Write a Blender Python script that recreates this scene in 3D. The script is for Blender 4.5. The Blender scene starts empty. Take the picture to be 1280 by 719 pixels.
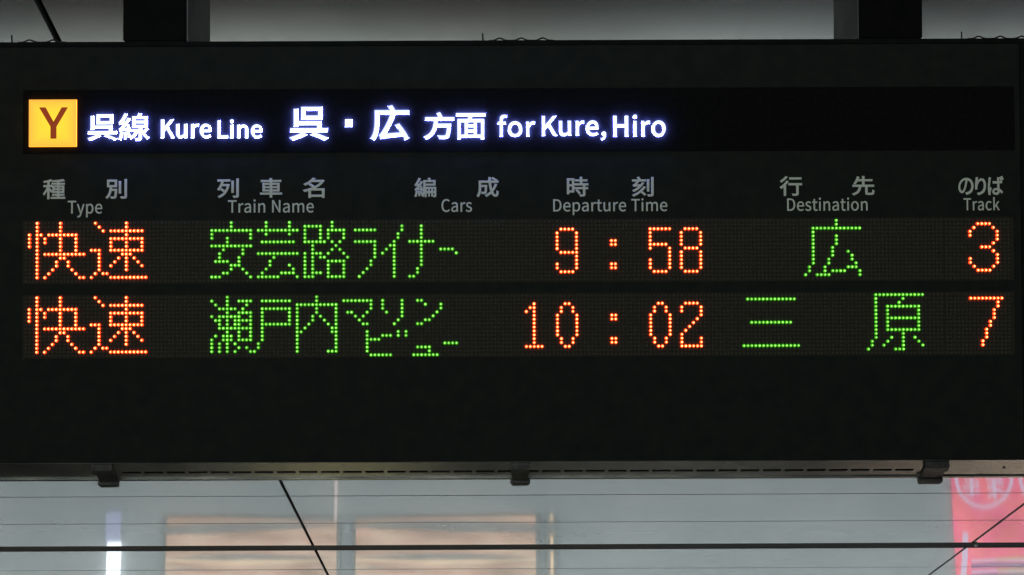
import bpy, bmesh, math, random
from mathutils import Vector, Matrix
random.seed(7)
R = math.radians
scene = bpy.context.scene
COL = scene.collection

# ------------------------------------------------------------------ camera
F_PX = 2836.0                      # focal length in pixels of the 1280 px wide photograph
PITCH, ROLL = R(15.0), R(-0.223)
CAM_Z = 1.55
cam_data = bpy.data.cameras.new('camera')
cam_data.sensor_width = 36.0
cam_data.lens = F_PX / 1280 * 36.0
cam_data.clip_start, cam_data.clip_end = 0.05, 200
cam = bpy.data.objects.new('camera', cam_data)
CAM_M = Matrix.Translation((0, 0, CAM_Z)) @ Matrix.Rotation(R(90) + PITCH, 4, 'X') @ Matrix.Rotation(ROLL, 4, 'Z')
cam.matrix_world = CAM_M
COL.objects.link(cam)
scene.camera = cam

# ------------------------------------------------------------------ world, exposure
world = bpy.data.worlds.new('World'); scene.world = world
world.use_nodes = True
bg = world.node_tree.nodes['Background']
bg.inputs[0].default_value = (0.85, 0.95, 1.0, 1)
bg.inputs[1].default_value = 0.012
scene.view_settings.view_transform = 'Standard'
scene.view_settings.look = 'None'
scene.view_settings.exposure = 0
scene.view_settings.gamma = 1
scene.cycles.use_denoising = True
scene.cycles.max_bounces = 6
scene.cycles.sample_clamp_indirect = 4

def area_lamp(name, loc, target, sx, sy, power, color, spread=180):
    l = bpy.data.lights.new(name, 'AREA'); l.shape = 'RECTANGLE'
    l.size, l.size_y, l.energy, l.color = sx, sy, power, color
    l.spread = R(spread)
    o = bpy.data.objects.new(name, l); o.location = loc
    o.rotation_euler = (Vector(target) - Vector(loc)).to_track_quat('-Z', 'Y').to_euler()
    COL.objects.link(o); return o

# unseen fill lamp added behind the viewer to light the board's face
area_lamp('face_fill_lamp', (-1.0, -4.0, 2.9), (0, 4.5, 2.2), 4.0, 0.6, 175, (0.93, 1.0, 0.95))
# unseen fill lamp added over the far shops to wash wall and floor
area_lamp('wall_fill_lamp', (0, 16.0, 3.42), (0, 17.6, 1.2), 14.0, 0.25, 118, (0.88, 0.97, 1.0))
# unseen fill lamps added to light the floor that the bottom cover mirrors
for x_, y_, p_, c_ in ((-.78, 8.7, 8, (1.0, .97, .88)), (.75, 8.9, 10, (1.0, .98, .92)), (2.3, 8.7, 62, (1.0, .78, .66))):
    area_lamp('floor_fill_lamp', (x_, y_, 3.47), (x_, y_, 0), .18, .18, p_, c_, 34)
for x_ in (-4.5, -1.5, 1.5, 4.5):  # unseen fill lamps added to brighten the pale floor mirrored in the ceiling
    area_lamp('floor_fill_lamp', (x_, 15.2, 3.47), (x_, 15.2, 0),   .18, .18, 42, (.90, 1.0, .98), 75)
G = {
 '呉': '350|139,259 261,259 261,199 139,199|114,282 114,176 287,176 287,282|201,22 261,-3 308,-28 333,-10 281,14 219,39|126,40 76,14 16,-8 35,-28 96,-5 151,23|49,263 49,105 76,105 76,122 251,122 251,78 19,78 19,53 332,53 332,78 278,78 278,146 76,146 76,263',
 '線': '350|183,186 293,186 293,154 183,154|183,236 293,236 293,206 183,206|64,66 69,27 71,-9 92,-6 89,31 83,69|29,69 23,25 12,-14 33,-22 43,19 51,65|96,73 106,43 113,15 132,21 125,49 114,78|310,121 292,101 270,81 261,100 254,121 254,133 318,133 318,257 239,257 254,288 224,294 213,257 159,257 159,133 229,133 229,1 227,-3 223,-4 187,-4 192,-16 195,-28 223,-28 242,-24 247,-20 251,-15 253,-8 254,1 254,67 267,43 283,21 301,2 320,-13 328,-2 338,8 321,18 306,31 292,46 280,63 305,83 329,105|146,104 146,82 192,82 180,58 164,37 146,20 127,7 142,-11 159,0 175,14 190,32 203,52 213,74 221,100 206,105 201,104|23,84 43,90 110,100 114,80 135,86 127,122 115,161 95,156 105,121 55,114 96,168 133,228 110,242 98,218 84,195 48,192 76,236 100,285 76,295 51,240 31,207 21,193 12,187 21,163 33,166 69,172 52,147 40,132 26,116 14,109',
 '広': '350|95,-13 134,-6 289,11 305,-25 331,-12 317,17 298,50 276,85 252,117 229,106 254,71 277,33 125,19 148,59 170,103 191,150 210,199 182,206 164,155 143,108 125,70 112,47 98,23 85,12|166,287 177,267 186,247 48,247 48,154 47,128 46,100 42,70 37,41 28,13 15,-13 27,-19 37,-27 51,1 61,31 67,63 71,95 73,126 74,154 74,222 332,222 332,247 216,247 206,271 192,295',
 '方': '350|154,286 168,259 178,234 24,234 24,208 119,208 117,167 111,126 100,87 82,50 55,18 16,-8 27,-18 35,-29 65,-10 89,13 108,38 122,66 132,96 139,126 265,126 260,75 255,39 249,16 242,4 235,1 225,0 201,0 166,2 172,-10 175,-23 209,-25 234,-24 251,-21 265,-12 274,4 281,32 287,76 292,139 293,152 144,152 148,208 328,208 328,234 180,234 205,244 194,269 179,296',
 '面': '350|136,117 210,117 210,77 136,77|136,138 136,177 210,177 210,138|136,56 210,56 210,15 136,15|20,271 20,246 155,246 146,202 36,202 36,-28 62,-28 62,-9 287,-9 287,-28 314,-28 314,202 173,202 186,246 331,246 331,271|62,15 62,177 112,177 112,15|287,15 235,15 235,177 287,177',
 '種': '350|152,187 152,75 224,75 224,50 148,50 148,29 224,29 224,1 128,1 128,-21 338,-21 338,1 250,1 250,29 326,29 326,50 250,50 250,75 324,75 324,187 250,187 250,211 331,211 331,232 250,232 250,258 293,263 331,270 314,290 236,279 143,273 147,263 150,252 224,256 224,232 137,232 137,211 224,211 224,187|175,123 224,123 224,95 175,95|250,123 300,123 300,95 250,95|175,168 224,168 224,140 175,140|250,168 300,168 300,140 250,140|126,289 76,273 15,261 20,251 23,241 74,249 74,195 17,195 17,171 71,171 59,140 44,110 27,82 10,60 17,49 23,36 50,77 74,128 74,-27 100,-27 100,124 118,100 132,80 148,101 125,125 100,149 100,171 144,171 144,195 100,195 100,255 124,262 145,269',
 '別': '350|208,252 208,58 233,58 233,252|293,287 293,7 291,0 284,-2 231,-2 236,-15 241,-28 280,-28 304,-23 311,-19 316,-13 319,-5 320,7 320,287|57,255 147,255 147,187 57,187|33,278 33,163 72,163 69,131 65,98 58,67 47,37 32,11 12,-11 22,-19 30,-29 47,-12 61,7 72,29 80,52 86,76 91,102 149,102 143,27 136,-1 131,-4 124,-5 84,-3 89,-15 91,-27 134,-27 147,-24 157,-16 163,-4 167,20 171,58 174,114 174,125 94,125 97,163 172,163 172,278',
 '列': '350|225,254 225,57 251,57 251,254|297,292 297,6 295,0 289,-1 246,-1 251,-14 255,-27 288,-26 309,-22 316,-18 320,-12 323,-4 324,6 324,292|63,106 92,85 117,63 98,40 76,20 53,4 28,-8 36,-18 43,-30 79,-10 110,16 138,49 160,89 178,137 189,193 173,198 169,197 90,197 105,250 200,250 200,275 21,275 21,250 78,250 68,211 54,174 38,142 19,114 39,97 62,131 81,173 161,173 148,127 131,86 106,106 78,125',
 '車': '350|55,212 55,76 161,76 161,47 19,47 19,23 161,23 161,-29 188,-29 188,23 333,23 333,47 188,47 188,76 296,76 296,212 188,212 188,238 321,238 321,262 188,262 188,294 161,294 161,262 29,262 29,238 161,238 161,212|81,134 161,134 161,98 81,98|188,134 270,134 270,98 188,98|81,190 161,190 161,154 81,154|188,190 270,190 270,154 188,154',
 '名': '350|92,185 120,164 146,142 115,127 82,114 49,104 16,96 24,84 30,71 59,79 88,89 88,-28 114,-28 114,-9 271,-9 271,-28 297,-28 297,119 158,119 186,136 213,154 238,175 260,198 279,223 296,250 278,261 273,259 150,259 172,289 142,295 123,269 97,243 64,218 24,196 34,186 43,175 88,203 126,235 257,235 239,213 219,192 196,173 171,156 142,179 112,200|271,15 114,15 114,95 271,95',
 '編': '350|62,67 67,28 70,-8 89,-5 86,31 80,70|29,69 23,25 12,-14 32,-21 43,19 50,65|92,73 101,42 107,14 126,20 119,48 109,78|217,120 217,68 185,68 185,120|234,120 264,120 264,68 234,68|213,290 221,273 228,256 144,256 144,159 144,119 140,76 133,32 120,-7 130,-13 140,-20 150,8 157,38 162,71 165,103 165,-24 185,-24 185,46 217,46 217,-13 234,-13 234,46 264,46 264,-12 282,-12 282,46 311,46 311,-4 310,-6 307,-7 290,-7 293,-16 295,-25 311,-25 322,-22 329,-15 330,-4 330,140 167,140 167,159 167,173 319,173 319,256 252,256 245,276 235,296|282,120 311,120 311,68 282,68|167,235 296,235 296,194 167,194|23,84 42,89 108,100 112,80 133,86 125,121 112,160 93,155 103,120 54,114 93,169 128,229 106,242 82,194 47,191 73,236 96,285 72,294 49,240 31,206 21,192 13,186 21,163 33,166 68,171 40,131 26,115 15,107',
 '成': '350|190,294 192,235 45,235 45,136 44,100 40,61 30,22 13,-13 24,-21 35,-30 49,-6 59,22 65,52 70,81 72,110 72,136 72,138 136,138 134,74 129,50 124,47 117,47 80,48 85,36 88,24 112,23 130,23 142,26 151,34 155,45 158,67 160,101 162,152 162,163 72,163 72,209 194,209 198,168 204,128 211,92 220,60 202,41 182,24 161,9 139,-5 158,-26 196,0 230,32 243,8 258,-10 275,-22 294,-26 307,-24 316,-19 324,-9 329,5 333,25 336,52 324,58 313,66 311,36 308,16 303,5 297,1 284,5 271,16 260,33 250,56 268,82 285,111 299,142 312,175 285,182 266,131 240,86 228,143 221,209 333,209 333,235 219,235 218,294|235,277 270,256 298,235 314,253 286,273 251,293',
 '時': '350|156,73 182,42 200,12 223,25 203,55 177,85|221,294 221,252 147,252 147,229 221,229 221,185 133,185 133,161 267,161 267,121 134,121 134,98 267,98 267,4 266,-2 260,-3 213,-3 218,-15 222,-28 257,-27 279,-23 286,-19 290,-14 292,-7 293,3 293,98 334,98 334,121 293,121 293,161 338,161 338,185 247,185 247,229 323,229 323,252 247,252 247,294|102,146 102,65 51,65 51,146|102,169 51,169 51,247 102,247|27,271 27,12 51,12 51,41 127,41 127,271',
 '刻': '350|298,290 298,6 296,0 290,-2 242,-2 247,-14 251,-27 287,-26 309,-22 316,-19 320,-13 323,-5 324,6 324,290|235,254 235,58 260,58 260,254|161,202 151,185 140,168 69,165 94,194 118,227 210,227 210,251 138,251 128,273 114,296 90,289 101,270 109,251 19,251 19,227 88,227 65,195 49,176 38,167 29,162 37,138 56,141 121,146 100,124 76,104 50,87 23,72 40,51 69,68 96,88 122,111 146,137 167,165 185,195|184,136 165,106 141,78 115,53 85,30 54,11 21,-5 37,-27 91,4 140,43 171,14 195,-12 214,5 188,31 157,59 185,91 208,126',
 '行': '350|152,273 152,248 325,248 325,273|93,294 77,275 57,254 35,235 12,218 28,197 76,237 119,284|137,176 137,151 255,151 255,6 253,0 246,-2 191,-1 196,-14 200,-27 241,-27 266,-23 273,-19 278,-13 281,-5 282,6 282,151 334,151 334,176|107,219 87,189 63,161 36,135 9,113 27,91 47,108 67,127 67,-29 93,-29 93,156 114,183 132,210',
 '先': '350|162,294 162,239 100,239 113,280 86,286 78,257 67,227 53,198 36,173 58,161 75,186 90,214 162,214 162,144 21,144 21,118 113,118 109,90 102,65 90,42 73,22 49,6 16,-8 26,-18 33,-30 68,-14 95,6 114,29 127,55 135,85 140,118 207,118 207,15 208,2 210,-8 215,-15 222,-19 232,-22 246,-22 296,-22 308,-21 317,-17 324,-9 329,3 332,21 334,44 321,49 310,55 309,28 306,12 301,5 293,3 249,3 241,3 236,5 234,9 233,15 233,118 329,118 329,144 188,144 188,214 304,214 304,239 188,239 188,294',
 'の': '350|167,225 159,176 147,130 134,92 120,67 107,52 94,48 86,49 78,54 70,63 64,75 60,91 58,111 61,136 71,160 87,183 109,202 135,217|196,225 223,220 246,208 265,192 278,172 286,149 289,124 286,96 276,72 262,53 243,37 222,26 200,20 170,15 187,-11 225,-2 258,12 283,32 302,58 314,88 318,123 314,157 301,188 282,214 255,234 222,247 184,251 143,246 106,231 75,209 51,180 36,146 31,109 33,82 40,59 50,40 63,27 78,18 93,15 109,18 124,28 138,43 151,64 163,91 175,124 187,175',
 'り': '350|119,276 88,277 85,247 78,192 74,134 75,103 78,78 105,81 103,103 104,124 109,148 119,172 134,196 151,215 171,228 193,233 210,230 224,221 235,206 242,187 247,164 249,138 244,99 230,68 209,44 182,27 150,15 113,8 130,-18 171,-7 206,8 236,30 258,58 272,94 277,138 275,173 267,202 255,226 239,244 220,255 197,258 176,255 156,246 139,232 123,215 111,197 102,179 108,227',
 'ば': '350|81,264 50,266 48,241 38,176 32,94 36,30 45,-17 70,-15 69,-3 70,13 81,49 95,90 81,102 61,50 58,75 57,99 64,172 75,240|284,277 267,272 277,248 287,222 305,229|319,288 302,283 313,259 322,234 340,240|228,61 229,49 228,38 225,29 221,21 213,16 204,12 190,11 173,13 160,18 151,26 148,38 151,50 160,59 174,65 192,67 211,65|254,266 222,266 224,244 224,201 190,200 131,203 131,177 190,175 224,175 227,85 211,87 195,88 173,86 156,81 142,73 131,62 125,50 123,36 125,21 131,9 142,-1 156,-9 174,-13 195,-15 216,-13 232,-7 243,3 251,14 255,28 256,42 256,49 283,31 309,8 324,32 309,44 293,56 275,68 255,77 252,125 251,177 282,179 311,183 311,210 282,206 251,202 251,245',
 'K': '226|35,0 68,0 68,81 112,134 189,0 225,0 132,159 213,257 176,257 68,128 68,128 68,257 35,257',
 'u': '213|88,-5 106,-2 122,5 137,16 151,30 152,30 154,0 181,0 181,190 149,190 149,55 136,41 124,31 111,25 97,23 86,24 77,28 70,35 65,45 63,58 62,74 62,190 29,190 29,70 31,47 36,29 44,14 55,4 70,-2',
 'r': '136|32,0 64,0 64,122 75,143 87,156 100,164 112,166 122,166 131,163 137,191 127,194 116,195 101,192 86,184 73,172 62,155 62,155 58,190 32,190',
 'e': '194|109,-5 127,-3 144,1 158,7 172,15 160,36 138,25 113,21 96,23 81,29 68,39 59,52 53,69 50,88 178,88 179,106 177,131 170,153 160,171 145,184 126,192 103,195 82,192 62,183 44,168 31,148 21,124 18,95 21,66 31,41 45,22 63,7 85,-2|49,110 53,128 59,142 68,154 79,163 91,168 104,169 118,168 129,163 139,154 146,143 150,128 151,110',
 'L': '190|35,0 180,0 180,28 68,28 68,257 35,257',
 'i': '96|32,0 64,0 64,190 32,190|48,229 57,231 64,235 68,242 70,251 68,259 64,266 57,270 48,271 40,270 33,266 29,259 27,251 29,242 33,235 40,231',
 'n': '214|32,0 64,0 64,138 78,151 90,160 103,165 116,167 128,166 137,162 144,155 149,145 151,132 152,116 152,0 184,0 184,120 183,143 178,161 170,176 159,186 144,193 126,195 108,193 91,186 76,175 62,162 62,162 58,190 32,190',
 'f': '114|12,164 37,164 37,0 69,0 69,164 110,164 110,190 69,190 69,220 71,236 76,248 84,255 96,258 107,256 118,252 125,277 110,282 93,283 76,281 62,276 51,266 43,254 39,239 37,221 37,190 12,188',
 'o': '212|106,-5 129,-2 150,7 167,22 182,41 191,66 194,95 191,124 182,149 167,169 150,183 129,192 106,195 83,192 63,183 45,169 31,149 21,124 18,95 21,66 31,41 45,22 63,7 83,-2|106,22 91,24 77,31 66,42 58,57 53,74 51,95 53,116 58,133 66,148 77,159 91,166 106,168 122,166 135,159 146,148 154,133 160,116 161,95 160,74 154,57 146,42 135,31 122,24',
 'H': '255|35,0 68,0 68,121 187,121 187,0 220,0 220,257 187,257 187,149 68,149 68,257 35,257',
 ',': '97|26,-67 48,-54 64,-38 74,-17 77,7 76,22 70,34 62,42 50,44 41,43 33,38 28,31 26,22 28,12 33,5 41,1 50,-1 54,0 51,-15 44,-28 33,-39 19,-48',
 'T': '210|89,0 121,0 121,229 199,229 199,257 11,257 11,229 89,229',
 'y': '182|35,-82 53,-80 68,-73 80,-63 91,-50 99,-34 106,-16 178,190 147,190 112,85 97,31 95,31 76,85 38,190 5,190 81,0 77,-15 70,-31 60,-44 49,-53 34,-56 26,-55 19,-53 13,-78 23,-81',
 'p': '217|32,-80 64,-80 64,-16 63,18 76,8 90,1 103,-3 116,-5 137,-1 157,8 173,22 187,42 195,68 199,98 196,126 190,149 179,169 164,183 146,192 123,195 107,193 91,187 76,178 62,168 62,168 58,190 32,190|111,22 100,23 89,27 77,33 64,42 64,142 78,153 91,161 103,166 115,168 131,166 144,159 154,149 160,135 164,118 165,98 163,76 158,57 150,42 139,31 126,25',
 'a': '197|76,-5 93,-2 109,3 125,12 139,23 140,23 143,0 169,0 169,117 167,139 162,158 154,174 141,185 124,193 103,195 81,193 61,187 43,179 29,170 41,148 53,156 67,162 82,167 98,168 112,167 122,161 129,154 134,144 137,133 137,120 101,115 71,107 49,97 33,84 24,68 21,49 23,33 28,20 36,10 47,2 61,-3|85,21 72,23 61,28 54,38 51,51 53,63 59,73 70,82 87,89 109,95 137,99 137,46 124,35 111,28 98,23',
 'N': '253|35,0 66,0 66,135 64,175 62,215 63,215 91,162 185,0 218,0 218,257 187,257 187,123 188,82 192,42 190,42 162,95 68,257 35,257',
 'm': '324|32,0 64,0 64,138 77,151 89,160 101,165 112,167 123,166 132,162 139,155 144,145 146,132 147,116 147,0 179,0 179,138 192,151 204,160 216,165 227,167 238,166 247,162 254,155 259,145 262,132 263,116 263,0 294,0 294,120 293,143 288,161 280,176 269,186 255,193 237,195 220,192 204,185 189,173 174,159 167,174 156,185 141,192 121,195 105,193 90,186 75,175 62,162 62,162 58,190 32,190',
 'C': '223|132,-5 155,-2 176,5 195,17 211,32 193,53 180,41 166,32 151,26 133,24 110,27 91,37 75,52 63,73 56,99 54,129 56,159 64,185 76,205 92,220 112,230 134,233 150,231 164,226 176,219 187,209 204,230 192,242 175,252 156,259 134,261 103,257 76,245 53,226 35,200 24,167 20,128 24,89 35,57 52,31 75,11 101,-1',
 's': '164|82,-5 103,-3 120,3 133,12 143,24 149,37 151,52 149,68 142,81 132,90 120,98 107,104 93,110 78,116 65,122 56,131 52,143 54,153 61,162 72,168 88,170 100,169 111,165 121,160 131,153 146,173 134,182 120,189 104,193 87,195 68,193 52,188 39,179 29,168 24,156 22,141 24,126 30,115 39,105 51,97 64,91 77,86 93,80 107,72 117,63 120,50 118,38 111,29 99,23 83,20 67,22 53,27 39,34 27,43 11,22 26,11 43,3 62,-3',
 'D': '241|35,0 101,0 137,4 166,15 190,34 206,60 217,91 220,129 217,167 206,199 189,224 166,242 136,253 99,257 35,257|68,27 68,230 97,230 124,227 147,219 165,204 177,184 184,159 187,129 184,99 177,74 165,54 147,39 124,30 97,27',
 't': '132|92,-5 110,-2 127,2 121,27 110,23 99,21 85,24 76,31 71,42 70,58 70,164 121,164 121,190 70,190 70,244 43,244 40,190 9,188 9,164 38,164 38,59 39,41 43,25 50,13 60,3 74,-3',
 'c': '179|107,-5 124,-3 140,2 155,9 169,19 155,41 145,34 134,28 123,24 110,22 93,24 79,31 67,42 59,57 53,74 51,95 53,116 59,133 68,148 80,159 95,166 111,168 131,164 149,152 165,173 154,181 142,188 127,193 110,195 86,192 64,183 46,169 31,149 22,124 18,95 21,66 30,41 44,22 62,7 83,-2',
 'k': '193|32,0 64,0 64,50 99,92 155,0 190,0 118,113 181,190 146,190 65,90 64,90 64,279 32,279',
 'Y': '186|77,0 109,0 109,99 186,257 153,257 120,184 94,128 92,128 67,184 34,257 0,257 77,99',
}
CEIL_Z = 3.5
BOARD_DIST = 4.5
BOARD_TILT = R(12.9)

# ------------------------------------------------------------------ measuring helpers
def ray(px, py):
    d = Vector(((px - 640) / F_PX, (359.5 - py) / F_PX, -1.0))
    return CAM_M.translation.copy(), CAM_M.to_3x3() @ d
def on_height(px, py, z):
    o, d = ray(px, py); return o + d * ((z - o.z) / d.z)
BO = CAM_M.translation + (CAM_M.to_3x3() @ Vector((0, 0, -1))) * BOARD_DIST
BOARD_M = Matrix.Translation(BO) @ Matrix.Rotation(R(90) + BOARD_TILT, 4, 'X')
BOARD_I = BOARD_M.inverted()
def L(px, py, w=0.0):              # point of the photograph on the board plane, w metres in front of its face
    o, d = ray(px, py); o = BOARD_I @ o; d = BOARD_I.to_3x3() @ d
    return o + d * ((w - o.z) / d.z)

# ------------------------------------------------------------------ materials
def new_mat(name):
    m = bpy.data.materials.new(name); m.use_nodes = True
    return m, m.node_tree, m.node_tree.nodes['Principled BSDF']
def noise_mat(name, c1, c2, scale=60, rough=0.5, spec=0.3, detail=4, bump=0.0, bscale=200, metallic=0.0, coords='Object', rvar=0.0):
    m, nt, b = new_mat(name)
    tc = nt.nodes.new('ShaderNodeTexCoord')
    n = nt.nodes.new('ShaderNodeTexNoise'); n.inputs['Scale'].default_value = scale; n.inputs['Detail'].default_value = detail
    nt.links.new(tc.outputs[coords], n.inputs['Vector'])
    mx = nt.nodes.new('ShaderNodeMix'); mx.data_type = 'RGBA'
    mx.inputs['A'].default_value = (*c1, 1); mx.inputs['B'].default_value = (*c2, 1)
    mr = nt.nodes.new('ShaderNodeMapRange'); mr.inputs[1].default_value = .35; mr.inputs[2].default_value = .65
    nt.links.new(n.outputs['Fac'], mr.inputs[0]); nt.links.new(mr.outputs[0], mx.inputs['Factor'])
    nt.links.new(mx.outputs['Result'], b.inputs['Base Color'])
    b.inputs['Roughness'].default_value = rough; b.inputs['Specular IOR Level'].default_value = spec
    b.inputs['Metallic'].default_value = metallic
    if rvar:
        r2 = nt.nodes.new('ShaderNodeMapRange'); r2.inputs[3].default_value = rough - rvar; r2.inputs[4].default_value = rough + rvar
        nt.links.new(n.outputs['Fac'], r2.inputs[0]); nt.links.new(r2.outputs[0], b.inputs['Roughness'])
    if bump:
        n2 = nt.nodes.new('ShaderNodeTexNoise'); n2.inputs['Scale'].default_value = bscale; n2.inputs['Detail'].default_value = 3
        nt.links.new(tc.outputs[coords], n2.inputs['Vector'])
        bp = nt.nodes.new('ShaderNodeBump'); bp.inputs['Strength'].default_value = 1; bp.inputs['Distance'].default_value = bump
        nt.links.new(n2.outputs['Fac'], bp.inputs['Height']); nt.links.new(bp.outputs['Normal'], b.inputs['Normal'])
    return m
def glow_mat(name, col, strength=1.0):
    m, nt, b = new_mat(name)
    b.inputs['Base Color'].default_value = (0.02, 0.02, 0.02, 1); b.inputs['Roughness'].default_value = .4
    b.inputs['Specular IOR Level'].default_value = .1
    b.inputs['Emission Color'].default_value = (*col, 1); b.inputs['Emission Strength'].default_value = strength
    return m
def led_mat(name, col, strength):      # every lamp of a matrix ages differently
    m = glow_mat(name, col, strength); nt = m.node_tree; b = nt.nodes['Principled BSDF']
    g = nt.nodes.new('ShaderNodeNewGeometry'); r = nt.nodes.new('ShaderNodeMapRange')
    r.inputs[3].default_value = strength * .72; r.inputs[4].default_value = strength * 1.18
    nt.links.new(g.outputs['Random Per Island'], r.inputs[0]); nt.links.new(r.outputs[0], b.inputs['Emission Strength'])
    return m
def uneven_glow(name, col, strength, stretch=(1, 1, 6), scale=1.6, lo=.55, col2=None):   # light box with uneven lamps and creased film
    m = glow_mat(name, col, strength); nt = m.node_tree; b = nt.nodes['Principled BSDF']
    tc = nt.nodes.new('ShaderNodeTexCoord'); mp = nt.nodes.new('ShaderNodeMapping'); mp.inputs['Scale'].default_value = stretch
    n = nt.nodes.new('ShaderNodeTexNoise'); n.inputs['Scale'].default_value = scale; n.inputs['Detail'].default_value = 5
    nt.links.new(tc.outputs['Object'], mp.inputs[0]); nt.links.new(mp.outputs[0], n.inputs['Vector'])
    r = nt.nodes.new('ShaderNodeMapRange'); r.inputs[1].default_value = .32; r.inputs[2].default_value = .68
    r.inputs[3].default_value = strength * lo; r.inputs[4].default_value = strength * 1.15
    nt.links.new(n.outputs['Fac'], r.inputs[0]); nt.links.new(r.outputs[0], b.inputs['Emission Strength'])
    if col2:
        n2 = nt.nodes.new('ShaderNodeTexNoise'); n2.inputs['Scale'].default_value = scale * 2.3; nt.links.new(mp.outputs[0], n2.inputs['Vector'])
        r2 = nt.nodes.new('ShaderNodeMapRange'); r2.inputs[1].default_value = .4; r2.inputs[2].default_value = .6; nt.links.new(n2.outputs['Fac'], r2.inputs[0])
        mx = nt.nodes.new('ShaderNodeMix'); mx.data_type = 'RGBA'; mx.inputs['A'].default_value = (*col, 1); mx.inputs['B'].default_value = (*col2, 1)
        nt.links.new(r2.outputs[0], mx.inputs['Factor']); nt.links.new(mx.outputs['Result'], b.inputs['Emission Color'])
    return m

M_FACE = noise_mat('painted_face', (.0120, .0150, .0136), (.0172, .0198, .0165), 30, .6, .05, 10, .00004, 900)
M_FRAME = noise_mat('painted_frame', (.0050, .0065, .0060), (.0085, .0095, .0085), 40, .6, .04, 4, .00005, 600)
M_DISPLAY = noise_mat('display_glass', (.0060, .0064, .0062), (.0085, .0090, .0080), 120, .6, .01, 4)
M_LEDBASE = noise_mat('led_mask', (.023, .021, .016), (.036, .033, .025), 260, .7, .1, 4)
M_LEDOFF = noise_mat('led_lens_off', (.040, .038, .030), (.062, .057, .044), 90, .5, .15, 3)
M_PRINT = noise_mat('screen_print', (.58, .64, .55), (.74, .79, .69), 500, .6, .2, 4)
M_UNDER = noise_mat('brushed_cover', (.24, .25, .24), (.36, .36, .34), 7, .24, .5, 6, .00006, 300, metallic=.93, rvar=.06)
M_LATCH = noise_mat('latch_metal', (.05, .05, .05), (.09, .09, .085), 90, .38, .5, 4, metallic=.6)
M_DARK = noise_mat('dark_void', (.004, .004, .004), (.007, .007, .006), 20, .8, .1)
M_POSTSIDE = noise_mat('post_paint', (.0025, .003, .0028), (.0045, .005, .0045), 30, .6, .04, 4)
M_LITSIDE = noise_mat('lit_post_side', (.065, .068, .07), (.105, .108, .11), 12, .5, .3, 4)
M_CABLE = noise_mat('black_cable', (.008, .008, .008), (.014, .013, .012), 90, .5, .3)

M_WHITE = glow_mat('title_glow', (.90, .97, 1.0), 1.6)
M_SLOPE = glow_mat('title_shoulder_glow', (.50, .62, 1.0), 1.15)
M_HALO = glow_mat('title_edge_glow', (.16, .19, 1.0), 110)  # letter sides glow strongly to cast a blue halo, standing for lens bloom
M_RC, M_RR, M_RO, M_RS = led_mat('red_led_core', (1, .66, .24), 3.0), led_mat('red_led_ring', (1, .20, .022), 2.0), led_mat('red_led_edge', (1, .06, .012), 1.2), led_mat('red_led_barrel', (1, .035, .006), 7)  # barrels glow extra strongly to spill a halo onto the panel
M_RF, M_GF = led_mat('red_led_halo', (1, .05, .008), .62), led_mat('green_led_halo', (.05, .5, .004), .42)
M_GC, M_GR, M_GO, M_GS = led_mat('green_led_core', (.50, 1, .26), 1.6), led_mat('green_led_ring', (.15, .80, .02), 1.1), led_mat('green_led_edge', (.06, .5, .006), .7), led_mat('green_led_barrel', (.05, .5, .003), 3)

# ------------------------------------------------------------------ building helpers
def link(name, me, mats, parent=None):
    o = bpy.data.objects.new(name, me); COL.objects.link(o)
    if isinstance(mats, (list, tuple)):
        if not me.materials:
            for m in mats: me.materials.append(m)
    elif not me.materials: me.materials.append(mats)
    if parent: o.parent = parent
    return o
def empty(name, M=None):
    o = bpy.data.objects.new(name, None); COL.objects.link(o); o.empty_display_size = .1
    if M is not None: o.matrix_world = M
    return o
def bm_mesh(name, bm, smooth=False):
    me = bpy.data.meshes.new(name); bm.normal_update(); bm.to_mesh(me); bm.free()
    if smooth:
        for p in me.polygons: p.use_smooth = True
    return me
def add_box(bm, x0, x1, y0, y1, z0, z1, bevel=0.0):
    r = bmesh.ops.create_cube(bm, size=1)
    vs = r['verts']
    for v in vs:
        v.co = Vector(((x0 + x1) / 2 + v.co.x * (x1 - x0), (y0 + y1) / 2 + v.co.y * (y1 - y0), (z0 + z1) / 2 + v.co.z * (z1 - z0)))
    if bevel:
        es = list({e for v in vs for e in v.link_edges})
        bmesh.ops.bevel(bm, geom=es, offset=bevel, segments=2, affect='EDGES')
def box(name, x0, x1, y0, y1, z0, z1, m, parent=None, bevel=0.0):
    bm = bmesh.new(); add_box(bm, x0, x1, y0, y1, z0, z1, bevel)
    return link(name, bm_mesh(name, bm), m, parent)
def add_tube(bm, pts, r, n=6):
    rings = []
    for i, p in enumerate(pts):
        p = Vector(p); a = Vector(pts[max(i - 1, 0)]); b = Vector(pts[min(i + 1, len(pts) - 1)])
        t = (b - a).normalized(); u = t.orthogonal().normalized() if i == 0 else (rings_u - t * rings_u.dot(t)).normalized()
        rings_u = u; v = t.cross(u)
        rings.append([bm.verts.new(p + (u * math.cos(k * math.tau / n) + v * math.sin(k * math.tau / n)) * r) for k in range(n)])
    for a, b in zip(rings, rings[1:]):
        for k in range(n): bm.faces.new((a[k], a[(k + 1) % n], b[(k + 1) % n], b[k]))
    bm.faces.new(rings[0][::-1]); bm.faces.new(rings[-1])

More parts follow.
